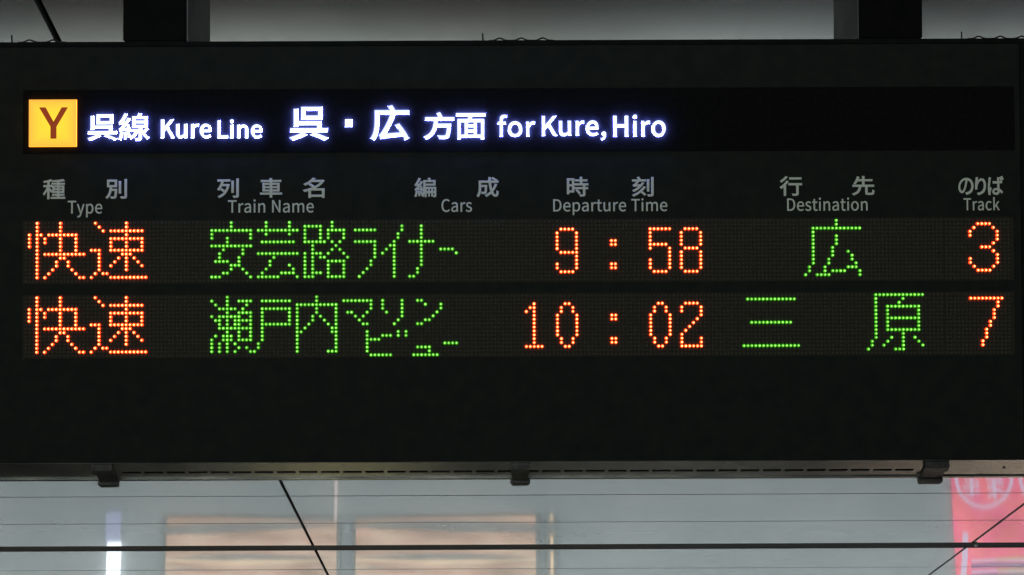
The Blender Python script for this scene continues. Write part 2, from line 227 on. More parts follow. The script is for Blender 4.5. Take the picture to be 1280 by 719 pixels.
# ------------------------------------------------------------------ lettering (outlines drawn as point lists)
def glyph_curve(text, track=0.0):
    cu = bpy.data.curves.new('lettering', 'CURVE'); cu.dimensions = '2D'; cu.fill_mode = 'BOTH'
    x = 0.0; xs = []; ys = []
    for ch in text:
        if ch == ' ': x += .085 + track; continue
        adv, *cs = G[ch].split('|')
        for c in cs:
            p = [tuple(map(float, q.split(','))) for q in c.split()]
            sp = cu.splines.new('POLY'); sp.points.add(len(p) - 1); sp.use_cyclic_u = True
            for k, (a, b) in enumerate(p):
                X, Y = x + a / 1000, b / 1000
                sp.points[k].co = (X, Y, 0, 1); xs.append(X); ys.append(Y)
        x += float(adv) / 1000 + track
    return cu, (min(xs), max(xs), min(ys), max(ys))
def lettering(name, text, bbox, bold, depth, mats, parent, w, track=0.0, y_cap=None, emis=False):
    """bbox = left, top, right, bottom in photograph pixels; bold in pixels added to each side of a stroke"""
    cu, (x0, x1, y0, y1) = glyph_curve(text, track)
    if y_cap: y0, y1 = y_cap
    a, b = L(bbox[0], bbox[1], w), L(bbox[2], bbox[3], w)
    px = BOARD_DIST / F_PX; bo = bold * px
    sx = (b.x - a.x - 2 * bo) / (x1 - x0); sy = (a.y - b.y - 2 * bo) / (y1 - y0)
    for sp in cu.splines:
        for p in sp.points:
            p.co = ((p.co.x - (x0 + x1) / 2) * sx, (p.co.y - (y0 + y1) / 2) * sy, 0, 1)
    cu.bevel_depth = bo; cu.bevel_resolution = 0; cu.extrude = .003
    tmp = bpy.data.objects.new('tmp', cu); COL.objects.link(tmp)
    dg = bpy.context.evaluated_depsgraph_get()
    me = bpy.data.meshes.new_from_object(tmp.evaluated_get(dg)); bpy.data.objects.remove(tmp); bpy.data.curves.remove(cu)
    me.name = name; me.materials.clear()
    zs = [v.co.z for v in me.vertices]; z0, z1 = min(zs), max(zs)
    for v in me.vertices: v.co.z = (v.co.z - z0) / (z1 - z0) * depth
    for m in mats: me.materials.append(m)
    if len(mats) > 1:
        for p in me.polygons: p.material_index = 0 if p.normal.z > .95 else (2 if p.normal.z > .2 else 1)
    o = link(name, me, mats, parent); o.location = ((a.x + b.x) / 2, (a.y + b.y) / 2, w)
    return o

# ================================================================== the departure board
board = empty('departure_board', BOARD_M)
board['label'] = 'black hanging train departure board with white line title and red and green LED rows'
board['category'] = 'departure board'
EL, ER = L(-14, 300).x, L(1291, 300).x
VT, VB = L(640, 50.5).y, L(640, 577).y
bot = L(640, 598.2, -.09)
VH = bot.y                                           # lower edge of the sloping bottom cover
DEPTH = .34
bm = bmesh.new()
prof = [(VT, -.014), (VT, -DEPTH), (VH + .004, -DEPTH), (VH + .004, -.094), (VB + .004, -.040), (VB + .004, -.014)]
fa = [bm.verts.new((EL, *p)) for p in prof]; fb = [bm.verts.new((ER, *p)) for p in prof]
bm.faces.new(fa); bm.faces.new(fb[::-1])
for i in range(6): bm.faces.new((fa[i], fb[i], fb[(i + 1) % 6], fa[(i + 1) % 6]))
bmesh.ops.recalc_face_normals(bm, faces=bm.faces)
link('housing', bm_mesh('housing', bm), M_FRAME, board)
# face plate: one sheet with raised rims round it
box('face_plate', L(-8, 300).x, L(1276.5, 300).x, VB + .001, L(640, 57).y, -.013, 0, M_FACE, board, .0006)
box('top_rim', EL, ER, L(640, 57).y + .0006, VT, -.013, .0020, M_FRAME, board, .0012)
box('side_rim', L(1277, 300).x, ER, VB, L(640, 57).y, -.013, .0012, M_FRAME, board, .0012)
box('side_rim', EL, L(-8.5, 300).x, VB, L(640, 57).y, -.013, .0035, M_FRAME, board, .0012)
# sloping bottom cover with real ventilation slots
p_top, p_bot = L(640, 577.4, -.001), Vector((0, VH, -.09))
sl = Vector((0, p_bot.y - p_top.y, p_bot.z - p_top.z)); SLEN = sl.length; sdir = sl.normalized()
sn = Vector((0, sdir.z, -sdir.y)); sn = sn if sn.y < 0 else -sn
COVER_M = Matrix(((1, 0, 0, 0), (0, sdir.y, sn.y, p_top.y), (0, sdir.z, sn.z, p_top.z), (0, 0, 0, 1)))
def cover_box(bm, x0, x1, s0, s1, n0, n1, bev=0):
    b2 = bmesh.new(); add_box(b2, x0, x1, s0, s1, n0, n1, bev)
    me = bpy.data.meshes.new('t'); b2.to_mesh(me); b2.free(); me.transform(COVER_M); bm.from_mesh(me); bpy.data.meshes.remove(me)
bm = bmesh.new()
s_a, s_b = SLEN * .50, SLEN * .63
cover_box(bm, EL, ER, 0.001, s_a, -.002, 0)
cover_box(bm, EL, ER, s_b, SLEN * .90, -.002, 0)
cover_box(bm, EL, ER, SLEN * .905, SLEN, -.004, .0025, .0006)
pitch_s = L(27.7, 0).x - L(0, 0).x; edges = []
x = L(153, 590, -.05).x; xe = L(1133, 590, -.05).x; prev = EL
while x < xe:
    cover_box(bm, prev, x, s_a, s_b, -.002, 0); prev = x + pitch_s * .83; x += pitch_s
cover_box(bm, prev, ER, s_a, s_b, -.002, 0)
link('bottom_cover', bm_mesh('bottom_cover', bm), M_UNDER, board)
bm = bmesh.new(); cover_box(bm, EL, ER, .004, SLEN - .004, -.0125, -.010)
link('slot_backing', bm_mesh('slot_backing', bm), M_LATCH, board)
# latches that hook round the bottom cover
for (xf0, xf1, side) in ((113, 139, 1), (638.5, 662.5, 0), (1157, 1188, -1)):
    bm = bmesh.new()
    a, b = L(xf0, 584, .0).x, L(xf1, 584, .0).x
    cover_box(bm, a, b, SLEN * .10, SLEN * .34, 0, .012, .001)
    cover_box(bm, a + .003, b - .002, SLEN * .34, SLEN * 1.0, 0, .006, .001)
    lt = link('latch', bm_mesh('latch', bm), M_LATCH, board)
    bm = bmesh.new()
    cover_box(bm, a - .001, b + .001, SLEN * .97, SLEN * 1.06, -.004, .011, .001)
    cover_box(bm, a + .002, b - .002, SLEN * 1.04, SLEN * 1.15, .005, .011, .001)
    link('hook', bm_mesh('hook', bm), M_LATCH, lt)
# small screws
bm = bmesh.new(); bmesh.ops.create_cone(bm, cap_ends=True, segments=10, radius1=.0035, radius2=.0028, depth=.002)
scr = bm_mesh('screw', bm)
for px_, py_ in ((1255, 589),):
    s = link('screw', scr, M_LATCH, board)
    s.matrix_local = COVER_M @ Matrix.Translation((L(px_, py_, -.04).x, SLEN * .45, .001))

# hanger posts
for xa, xb in ((153, 232.5), (1074.5, 1154)):
    a, b = L(xa, 52).x, L(xb, 52).x
    po = box('hanger_post', a, b, VT + .001, VT + .62, -.34, -.006, M_POSTSIDE, board, .003)
    cx = b if xa < 600 else a
    sg = 1 if xa < 600 else -1
    box('lit_side_sheet', min(cx + sg * .0005, cx + sg * .003), max(cx + sg * .0005, cx + sg * .003), VT + .0015, VT + .6, -.338, -.0065, M_LITSIDE, po)  # paler inner side, far light on the post painted into its colour
    s = 1 if xa < 600 else -1
    bm = bmesh.new(); add_box(bm, min(cx + s * .0032, cx + s * .008), max(cx + s * .0032, cx + s * .008), VT + .0242, VT + .036, -.334, -.322, .001)
    link('bolt_head', bm_mesh('bolt_head', bm), M_LATCH, po)

# cable lying along the top of the housing, held by upright ties
def top_cable(x_start, n, gap):
    bm = bmesh.new(); pts = []
    x0 = L(x_start, 50).x; g = L(gap, 0).x - L(0, 0).x
    N = n * 10
    for i in range(N + 1):
        t = i / 10; f = t - int(t)
        pts.append((x0 + t * g, VT + .002 + (-.0005 + .0055) * max(0, math.sin(f * math.pi)) ** 6, -.016))
    add_tube(bm, pts, .0016, 6)
    c = link('signal_cable', bm_mesh('cable', bm, True), M_CABLE, board)
    bm = bmesh.new(); add_tube(bm, [(x0 - .012, VT - .001, -.018), (x0 - .012, VT + .008, -.018), (x0 - .0125, VT + .0165, -.018)], .0016, 6)
    link('cable_tie', bm_mesh('tie', bm, True), M_CABLE, c)
top_cable(611, 3, 27); top_cable(1212, 3, 27); top_cable(20, 2, 30)

# ------------------------------------------------------------------ title display
HD = box('title_display', L(29, 150).x, L(1268, 150).x, L(640, 190).y, L(640, 110.5).y, 0, .0012, M_DISPLAY, board, .0004)
W0 = .002; DP = .0044
def title(ch, bb, bold=.8, cap=None, tr=.010):
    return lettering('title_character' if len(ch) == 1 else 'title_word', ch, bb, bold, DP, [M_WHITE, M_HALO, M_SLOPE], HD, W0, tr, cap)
title('呉', (109.8, 143.2, 146.3, 175.7), .45); title('線', (148.5, 141.8, 186.7, 175.8), .3)
title('Kure', (201.2, 149.6, 264, 172.8), .45); title('Line', (272, 149.6, 327.6, 172.8), .45)
title('呉', (362.3, 133.8, 409.7, 175.6), .8)
box('title_character', L(431.6, 150).x, L(440.5, 150).x, L(436, 158.6).y, L(436, 149.6).y, W0, W0 + DP, [M_WHITE, M_HALO], HD)
title('広', (463.4, 131.7, 511.3, 175.2), 1.1)
title('方', (530.3, 140.5, 567.7, 174), .85); title('面', (569.8, 141.6, 607.2, 173.8), .5)
title('for', (622, 143.6, 669, 171), .45); title('Kure,', (677.4, 145.2, 757.8, 175.5), .45); title('Hiro', (766.8, 143.6, 832.2, 171), .45)
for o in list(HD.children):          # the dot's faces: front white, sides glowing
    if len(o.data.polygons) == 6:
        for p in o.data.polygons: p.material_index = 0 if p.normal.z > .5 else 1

# yellow line symbol tile
mt, nt, b = new_mat('yellow_tile_glow')
b.inputs['Base Color'].default_value = (.5, .3, .03, 1)
tc = nt.nodes.new('ShaderNodeTexCoord'); sp_ = nt.nodes.new('ShaderNodeSeparateXYZ'); nt.links.new(tc.outputs['Generated'], sp_.inputs[0])
def mth(op, a, b_=None):
    n = nt.nodes.new('ShaderNodeMath'); n.operation = op
    for i, v in enumerate((a, b_)):
        if v is None: continue
        if isinstance(v, (int, float)): n.inputs[i].default_value = v
        else: nt.links.new(v, n.inputs[i])
    return n.outputs[0]
ex = mth('ABSOLUTE', mth('SUBTRACT', sp_.outputs[0], .5)); ey = mth('ABSOLUTE', mth('SUBTRACT', sp_.outputs[1], .5))
edge = mth('POWER', mth('MULTIPLY', mth('MAXIMUM', ex, ey), 2.0), 2.6)   # colour turns from yellow in the middle to orange at the edges
rm = nt.nodes.new('ShaderNodeMix'); rm.data_type = 'RGBA'
rm.inputs['A'].default_value = (1, .68, .018, 1); rm.inputs['B'].default_value = (1, .42, .035, 1)
nt.links.new(edge, rm.inputs['Factor']); nt.links.new(rm.outputs['Result'], b.inputs['Emission Color']); b.inputs['Emission Strength'].default_value = 1.0
M_TILE = mt
M_TILEEDGE = glow_mat('tile_edge_glow', (1, .25, .01), 5)  # tile sides made to glow for an orange halo on the display
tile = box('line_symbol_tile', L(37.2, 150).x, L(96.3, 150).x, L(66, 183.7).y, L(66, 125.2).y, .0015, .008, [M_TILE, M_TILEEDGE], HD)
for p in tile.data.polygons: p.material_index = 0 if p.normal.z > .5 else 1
M_YLET = noise_mat('brown_letter', (.26, .035, .004), (.30, .045, .006), 300, .5, .2)
m_, nt_, b_ = M_YLET, M_YLET.node_tree, M_YLET.node_tree.nodes['Principled BSDF']
b_.inputs['Emission Color'].default_value = (.30, .042, .006, 1); b_.inputs['Emission Strength'].default_value = .6
yl = lettering('symbol_letter', 'Y', (49.6, 134.4, 84.2, 173.4), .9, .0006, [M_YLET], HD, .0082)

# ------------------------------------------------------------------ printed column headings
def kan(ch, bb, bold=.5): lettering('heading_character', ch, bb, bold, .0004, [M_PRINT], board, .0002)
def lat(t, bb, cap=(0, .257), tr=.006): lettering('heading_word', t, bb, .16, .0004, [M_PRINT], board, .0002, tr, None)
kan('種', (53.7, 224.2, 81.6, 249.2)); kan('別', (132, 224, 158.8, 248.6))
kan('列', (271.5, 223.2, 298.6, 247.7)); kan('車', (325, 222.8, 352.7, 247.2)); kan('名', (378.7, 222.3, 405.8, 247.6))
kan('編', (518, 222.3, 545.4, 246.7)); kan('成', (595.7, 221.5, 623.5, 246.5))
kan('時', (708.5, 221.3, 735.6, 245.9)); kan('刻', (790, 221, 817.2, 245.9))
kan('行', (974.6, 220.3, 1002.8, 245.1)); kan('先', (1065, 220.1, 1093.3, 244.4))
kan('の', (1197.8, 222.4, 1217.2, 243.7), .62); kan('り', (1218.6, 221.6, 1232.8, 244.2), .62); kan('ば', (1234.6, 220.2, 1254.8, 244), .55)
lat('Type', (84.8, 251.1, 127.8, 272)); lat('Train Name', (285, 249.6, 392.2, 265.9)); lat('Cars', (551.8, 248.9, 590, 265.2))
lat('Departure Time', (691.4, 248.4, 834.2, 268.6)); lat('Destination', (983.8, 247.3, 1084.6, 263.6)); lat('Track', (1204.4, 246.6, 1249.6, 263.2))

# ------------------------------------------------------------------ LED dot matrix
def rows(s):
    """'0:2,8;2:0-10' -> list of (column, row)"""
    out = []
    for part in s.replace(' ', '').split(';'):
        if not part: continue
        rr, cc = part.split(':')
        r0, _, r1 = rr.partition('-')
        for r in range(int(r0), int(r1 or r0) + 1):
            for c in cc.split(','):
                neg = c.startswith('-'); c = c.lstrip('-'); a, _, b = c.partition('-')
                a = -int(a) if neg else int(a)
                out += [(k, r) for k in range(a, (int(b) if b else a) + 1)]
    return sorted(set(out))
KAI = '0-2:3,9;3:1,3,4,6-13;4-5:1,3,5,9,13;6:1,3,9,13;7:3,9,13;8:3,5-15;9:3,9,10;10-11:3,8,11;12:3,7,12;13:3,6,13;14:3,5,14,15'
SOKU = '0:2,10;1:3,10;2:4,6-14;3:10;4:6-14;5-6:6,10,14;7:1,2,3,6-14;8:3,9,10,11;9:3,8,10,12;10:3,7,10,13;11:3,6,10,14;12:3,10;13:2,4,5;14:1,6-15'
LINE1 = [('red', 0, KAI), ('red', 16, SOKU),
 ('green', 48, '0-1:5;2:0-10;3:0,10;4:0,4,10;5:4;6:0-10;7:3,8;8:2,8;9:2,7;10:1,2,3,4,7;11:5,6,7;12:5,8;13:3,4,9;14:0,1,2,10'),
 ('green', 60, '0-1:2,8;2:0-10;3:2,8;5:1-9;8:0-10;9:4;10:3;11:3,8;12:2,9;13:1,6-9;14:0-5,10'),
 ('green', 72, '0:7;1:0-4,7;2:0,4,6-10;3-4:0,4,6,10;5:0-5,7,9;6:2,8;7:2,7,9;8:0,2,3,4,6,10;9:0,2,4,5,11;10:0,2,6-10;11-12:0,2,6,10;13:0,2,3,4,6,10;14:0,1,2,6-10'),
 ('green', 85, '2:0-5;5:0-5;6-9:5;10-11:4;12:3;13:2;14:1'),
 ('green', 85, '1-2:12;3-4:11;5:10;6:9,10;7:8,10;8:7,10;9-14:10'),
 ('green', 85, '1-4:17;5:14-20;6-11:17;12-13:16;14:14,15'),
 ('green', 85, '7:22-25;8:26'),
 ('red', 137, '2:1-4;3-7:0,5;8:1-5;9-10:5;11-12:0,5;13:1-4'),
 ('red', 151, '5-6:0,1'), ('red', 151, '11-12:0,1'),
 ('red', 161, '2:0-5;3-5:0;6:0-4;7:0,5;8-9:5;10-12:0,5;13:1-4'),
 ('red', 169, '2:1-4;3-6:0,5;7:1-4;8-12:0,5;13:1-4'),
 ('green', 201, '0-1:8;2:2-14;3:2;4-6:2,8;7:2,7;8:2,7,11;9:2,7,12;10:2,6,12;11:2,6,13;12:1,5,11,12,13;13:1,5,7-10,14;14:0,3-6,14'),
 ('track', 6, '1:2-5;2:1,6;3-4:0,7;5:7;6:6;7:3,4,5;8:6;9:7;10-11:0,7;12:1,6;13:2-5')]
LINE2 = [('red', 0, KAI), ('red', 16, SOKU),
 ('green', 48, '0:4;1:0,4,7-10;2:1,4,9;3:2-6,8;4:4,7-10;5:0,2-7,10;6:1,2,4,6-10;7:2,4,6,7,10;8:2-10;9:4,7,10;10:1,3,4,5,7,10;11:0,3,4,5,7-10;12:0,2,4,6;13:0,2,4,7,9;14:0,2,4,6,10'),
 ('green', 60, '1:1-8;3:1-8;4-6:1,8;7:1-8;8-11:1;12-13:0;14:-1'),
 ('green', 70, '0-1:5;2:0-10;3-4:0,5,10;5:0,4,6,10;6:0,4,7,10;7:0,3,8,10;8:0,2,9,10;9:0,1,9,10;10-13:0,10;14:0,8,9,10'),
 ('green', 82, '1:0-7;2-3:7;4:1,2,6;5:3,5;6:4;7:5,6'),
 ('green', 82, '1-3:10,15;4:11,15;5:15;6:14;7:13'),
 ('green', 82, '1:19,20;2:21,25;3:25;4:24;5:23;6:21,22;7:19,20'),
 ('green', 82, '9:6,14,16;10:6,10,11,12,14,16;11:6-9;12-14:6;15:7-12'),
 ('green', 82, '13:19-22;14:22;15:18-24'),
 ('green', 82, '12:26-29'),
 ('red', 129, '2:2;3:1,2;4:0,2;5-12:2;13:0-4'),
 ('red', 137, '2:2,3;3-4:1,4;5-10:0,5;11-12:1,4;13:2,3'),
 ('red', 151, '5-6:0,1'), ('red', 151, '11-12:0,1'),
 ('red', 161, '2:2,3;3-4:1,4;5-10:0,5;11-12:1,4;13:2,3'),
 ('red', 169, '2:1-4;3-4:0,5;5:5;6:4;7:3;8:2;9:1;10:0;11-12:0,5;13:0-5'),
 ('green', 185, '1:1-13'), ('green', 185, '7:2-12'), ('green', 185, '13:0-14'),
 ('green', 217, '0:2-14;1:2,9;2:2,8;3:2,5-13;4-5:2,5,13;6:2,5-13;7-8:2,5,13;9:2,5-13;10:2,9;11:2,6,9,12;12:1,5,9,13;13:1,4,9,14;14:0,7,8,9'),
 ('track', 6, '1:0-8;2-3:7;4-6:6;7-8:5;9-11:4;12-13:3')]
A_, B_ = L(37.3, 279.6), L(1152.6, 367.4)
PIT = (B_.x - A_.x) / 230
C0 = A_.x - PIT                                         # column 0
TRK0 = L(1212.4, 320).x - 6 * PIT
V1, V2 = A_.y, L(47, 372.6).y
N_MAIN = 237
def lens(bm, x, y, w, r, n, h_, mats3):
    """a moulded lens: barrel, shoulder ring, bright tip"""
    fl_ = PIT * .49                                       # faintly glowing disc added round each lamp for its halo
    fa = [bm.verts.new((x + fl_ * math.cos(k * math.tau / n), y + fl_ * math.sin(k * math.tau / n), w + .0004)) for k in range(n)]
    fb = [bm.verts.new((x + fl_ * .88 * math.cos(k * math.tau / n), y + fl_ * .88 * math.sin(k * math.tau / n), w + .0009)) for k in range(n)]
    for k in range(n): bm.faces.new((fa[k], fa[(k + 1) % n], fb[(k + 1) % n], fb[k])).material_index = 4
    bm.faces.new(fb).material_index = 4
    rad = (r, r * .98, r * .76, r * .47)
    zz = (.0010, h_ * .45, h_ * .85, h_)
    rings = []
    for rr, z in zip(rad, zz):
        rings.append([bm.verts.new((x + rr * math.cos(k * math.tau / n), y + rr * math.sin(k * math.tau / n), w + z)) for k in range(n)])
    for i in range(3):
        for k in range(n):
            f = bm.faces.new((rings[i][k], rings[i][(k + 1) % n], rings[i + 1][(k + 1) % n], rings[i + 1][k]))
            f.material_index = (3, 2, 1)[i]; f.smooth = True
    f = bm.faces.new(rings[3]); f.material_index = 0
for li, (line, v0) in enumerate(((LINE1, V1), (LINE2, V2))):
    y_hi, y_lo = v0 + PIT * 1.02, v0 - PIT * 15.98
    for mod in ('main', 'track'):
        xa = (L(28.5, 300).x if mod == 'main' else TRK0 - PIT * .62)
        xb = (C0 + PIT * (N_MAIN + .45) if mod == 'main' else L(1267, 300).x)
        if mod == 'main': xb = min(xb, TRK0 - PIT * .66)
        pan = box('led_panel', xa, xb, y_lo + PIT * .3, y_hi - PIT * .3, 0, .0012, M_LEDBASE, board)
        lit = set()
        for colr, c0, s in line:
            if (colr == 'track') != (mod == 'track'): continue
            x0 = C0 + c0 * PIT if mod == 'main' else TRK0 + c0 * PIT
            cells = rows(s); lit |= {(c + c0, r) for c, r in cells}
            ox, oy = x0, v0
            bm = bmesh.new()
            for c, r in cells: lens(bm, c * PIT, -r * PIT, 0, PIT * (.39 if colr == 'green' else .45), 10, PIT * .66, None)
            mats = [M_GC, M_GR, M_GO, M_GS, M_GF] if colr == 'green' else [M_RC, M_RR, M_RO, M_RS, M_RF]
            o = link('led_character', bm_mesh('led_character', bm), mats, pan)
            o.location = (ox, oy, .0012)
        bm = bmesh.new()
        base = C0 if mod == 'main' else TRK0
        c = 0
        while base + c * PIT < xb - PIT * .4:
            for r in range(16):
                if (c, r) in lit: continue
                x, y = base + c * PIT, v0 - r * PIT
                rr = PIT * .33
                ring = [bm.verts.new((x + rr * math.cos(k * math.tau / 6), y + rr * math.sin(k * math.tau / 6), .0012)) for k in range(6)]
                tip = bm.verts.new((x, y, .0012 + PIT * .28))
                for k in range(6): f = bm.faces.new((ring[k], ring[(k + 1) % 6], tip)); f.smooth = True
            c += 1
        o = link('unlit_led', bm_mesh('unlit_led', bm), M_LEDOFF, pan); o['kind'] = 'stuff'

# ================================================================== the concourse round it
def tag(o, **k):
    for a, b in k.items(): o[a] = b
# ceiling of glossy enamel panels
M_CEIL = noise_mat('enamel_panel', (.45, .485, .51), (.49, .515, .535), 1.2, .040, .6, 3, .0005, .9, metallic=.35)
M_VOID = noise_mat('ceiling_void', (.010, .010, .011), (.02, .02, .02), 3, .9, .1)
ceil = box('ceiling', -9, 9, -1, 18.2, CEIL_Z + .055, CEIL_Z + .10, M_VOID); tag(ceil, kind='structure')
def cross_y(k): return on_height(640, {0: 684, 1: 711, -1: 653, -2: 619}[k], CEIL_Z).y if k in (0, 1, -1, -2) else None
step = (cross_y(0) - cross_y(-2)) / 2
yb = {k: (cross_y(k) or (cross_y(0) + k * step)) for k in range(-13, 7)}
SL = .0022
gaps = {0: .21}
A1, A2 = on_height(60, 26, CEIL_Z), on_height(410, 719, CEIL_Z)
B1, B2 = on_height(1279, 631, CEIL_Z), on_height(1161, 719, CEIL_Z)
def joint_x(j, y):
    a = A1.x + (A2.x - A1.x) * (y - A1.y) / (A2.y - A1.y); b = B1.x + (B2.x - B1.x) * (y - B1.y) / (B2.y - B1.y)
    return a + (b - a) * (j - 2)
for k in range(-13, 6):
    for j in range(5):
        g0 = gaps.get(k, .017) / 2; g1 = gaps.get(k + 1, .017) / 2; gx = .0085
        y0, y1 = yb[k] + g0, min(yb[k + 1] - g1, 17.99)
        bm = bmesh.new()
        cs = []
        for (jj, s) in ((j, 1), (j + 1, -1)):
            for yy in (y0, y1):
                xx = joint_x(jj, yy) + s * gx
                cs.append((xx, yy - SL * xx))
        (a, b_), (c, d) = cs[:2], cs[2:]
        mx = (a[0] + c[0]) / 2; my = (a[1] + b_[1]) / 2
        top = [bm.verts.new((q[0] - mx, q[1] - my, .018)) for q in (a, c, d, b_)]
        low = [bm.verts.new((q[0] - mx, q[1] - my, 0)) for q in (a, c, d, b_)]
        bm.faces.new(top); bm.faces.new(low[::-1])
        for i in range(4): bm.faces.new((top[i], low[i], low[(i + 1) % 4], top[(i + 1) % 4]))
        bmesh.ops.recalc_face_normals(bm, faces=bm.faces)
        o = link('ceiling_panel', bm_mesh('ceiling_panel', bm), M_CEIL, ceil)
        o.location = (mx, my, CEIL_Z)
        o.rotation_euler = (R(random.uniform(-.035, .035)), R(random.uniform(-.02, .02)), 0)
rail = box('slot_rail', -8.5, 8.5, yb[0] - .085, yb[0] + .085, CEIL_Z + .003, CEIL_Z + .03, M_VOID, ceil)
rail.rotation_euler = (0, 0, -SL)
q = on_height(1217, 682, CEIL_Z)
bm = bmesh.new(); bmesh.ops.create_uvsphere(bm, u_segments=12, v_segments=8, radius=.011)
M_STUD = noise_mat('white_stud', (.8, .8, .8), (.85, .85, .85), 50, .2, .5)
st = link('panel_stud', bm_mesh('panel_stud', bm, True), M_STUD, ceil); st.location = (q.x, q.y - .07, CEIL_Z - .006)

# floor
M_FLOOR = noise_mat('dark_stone_floor', (.06, .06, .056), (.10, .098, .09), 3, .55, .2, 6)
M_PALE = noise_mat('pale_reflector_tile', (.42, .43, .40), (.52, .52, .48), 2, .45, .4, 5)
fl = box('floor', -9, 9, -6, 18.2, -.1, 0, M_FLOOR); tag(fl, kind='structure')
for i in range(18):
    for j in range(5):
        x0 = -8.98 + i; y0 = 14.06 + j * .77
        box('reflector_tile', x0 + .003, x0 + .992, y0, y0 + .733, .0005, .006, M_PALE, fl)  # pale zone added to brighten the strip of ceiling that mirrors it
for r_ in range(6):                                     # stepped tones added so the ceiling mirrors a soft light gradient
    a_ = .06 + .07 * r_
    mr_ = noise_mat('gradient_stone', (a_, a_, a_ * .96), (a_ * 1.2, a_ * 1.2, a_ * 1.15), 9, .45, .4, 5)
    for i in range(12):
        box('gradient_course', -8.98 + i * 1.5, -7.486 + i * 1.5, 13.34 + r_ * .12, 13.454 + r_ * .12, .0005, .006, mr_, fl)
M_YEL = noise_mat('yellow_paving', (.26, .25, .15), (.32, .30, .18), 8, .6, .3)
for i in range(4):
    tp = box('tactile_block', -1.02 + i * .15, -.875 + i * .15, 7.6, 10.0, .0005, .006, M_YEL, fl)

# far wall with shops, seen as reflections in the ceiling
WALL_Y = 18.0
def wp(px, py):                                         # x and height on the far wall of what the ceiling mirrors at a pixel
    o, d = ray(px, py)
    t = (WALL_Y - o.y) / d.y; z = o.z + d.z * t
    return o.x + d.x * t, 2 * CEIL_Z - z
M_WALL = noise_mat('grey_wall', (.50, .53, .54), (.58, .60, .60), 1.5, .6, .3, 4)
wall = box('wall', -9, 9, WALL_Y, WALL_Y + .2, 0, CEIL_Z + .05, M_WALL); tag(wall, label='pale grey far wall of the concourse mirrored in the glossy ceiling', category='wall')
def lit_thing(name, px0, px1, py0, py1, m, dep, label, cat, y=None):
    (x0, z0), (x1, z1) = wp(px0, py0), wp(px1, py1)
    o = box(name, x0, x1, min(z0, z1), max(z0, z1), 0, dep, m)
    me = o.data
    cx, cz = (x0 + x1) / 2, min(z0, z1)
    for v in me.vertices: v.co = Vector((v.co.x - cx, -v.co.z, v.co.y - cz))
    o.location = (cx, WALL_Y - .002, cz)
    me.flip_normals(); me.update()
    tag(o, label=label, category=cat); return o
# warm fascias made of a frame and lit louvres
M_WARM = uneven_glow('warm_lightbox', (1.0, .68, .53), .90, col2=(1, .76, .58))
M_WARM2 = uneven_glow('warm_lightbox_upper', (1.0, .78, .55), 1.15)
M_SLAT = noise_mat('grey_slat', (.40, .42, .42), (.48, .50, .5), 6, .4, .4)
def fascia(px0, px1, bands, label):
    (x0, _), (x1, _) = wp(px0, 660), wp(px1, 660)
    z0, z1 = wp(640, 645)[1], wp(640, 745)[1]
    root = empty('shop_fascia', Matrix.Translation(((x0 + x1) / 2, WALL_Y - .002, z0)))
    tag(root, label=label, category='shop fascia', group='lit fascias over the far shops')
    hw = (x1 - x0) / 2
    box('back_panel', -hw, hw, -.03, 0, 0, z1 - z0, M_SLAT, root)
    for (ya, yb2, m, bow, *rt) in bands:
        za, zb = wp(640, ya)[1] - z0, wp(640, yb2)[1] - z0
        zc, zd = (wp(640, rt[0])[1] - z0, wp(640, rt[1])[1] - z0) if rt else (za, zb)
        bm = bmesh.new(); n = 12; f_, k_ = [], []
        for i in range(n + 1):
            t = i / n * 2 - 1; xx = t * (hw - .03); off = bow * (1 - t * t)
            u = i / n; f_.append((xx, za + (zc - za) * u + off * .4, zb + (zd - zb) * u + off))
        for i in range(n):
            a, b = f_[i], f_[i + 1]
            vs = [bm.verts.new(c) for c in ((a[0], -.05, a[1]), (b[0], -.05, b[1]), (b[0], -.05, b[2]), (a[0], -.05, a[2]))]
            vb = [bm.verts.new((v.co.x, -.031, v.co.z)) for v in vs]
            bm.faces.new(vs); bm.faces.new(vb[::-1])
            for q_ in range(4): bm.faces.new((vs[q_], vb[q_], vb[(q_ + 1) % 4], vs[(q_ + 1) % 4]))
        bmesh.ops.recalc_face_normals(bm, faces=bm.faces)
        link('light_louvre', bm_mesh('light_louvre', bm), m, root)
    return root
low = [(688, 696, M_WARM, -.03, 689, 697), (697.5, 700, M_WARM2, .03, 698, 700), (701, 704.5, M_WARM, .05, 702, 707), (707, 709, M_WARM2, -.03, 709, 710.5), (710.5, 714, M_WARM, .02, 712, 715), (716, 740, M_WARM, .0)]
fascia(205, 426, [(646, 656, M_WARM, -.02, 653.5, 655), (668, 685, M_WARM, .02, 657.5, 685)] + low, 'wider warm lit shop fascia on the far wall, nearest the vertical lamp')
fascia(441, 674, [(651, 654, M_WARM, -.02, 646, 655), (658.5, 685, M_WARM, .03, 666, 685)] + low, 'warm lit shop fascia next to the narrow lit strip on the far wall')
fascia(683, 696, [(645, 653, M_WARM2, 0), (668, 683, M_WARM2, 0), (690, 740, M_WARM2, 0)], 'narrow warm lit strip at the end of the shop fascias')
M_TUBE = glow_mat('white_tube', (.86, .94, 1.0), 2.6)
lit_thing('vertical_lamp', 135.5, 148.5, 678.5, 760, M_TUBE, .05, 'vertical white fluorescent lamp left of the shop fascias', 'lamp')
M_DIM = glow_mat('smear_glow', (.66, .76, 1.0), .72)  # dim glow added for the bluish smear next to the tube
lit_thing('smear_strip', 134, 150, 641, 677.5, M_DIM, .04, 'dim bluish glowing strip added for the smear below the vertical white lamp', 'lamp')
M_GLINT = glow_mat('glint_glow', (1.0, .90, .86), .85)  # glowing strip added to make a thin pale glint
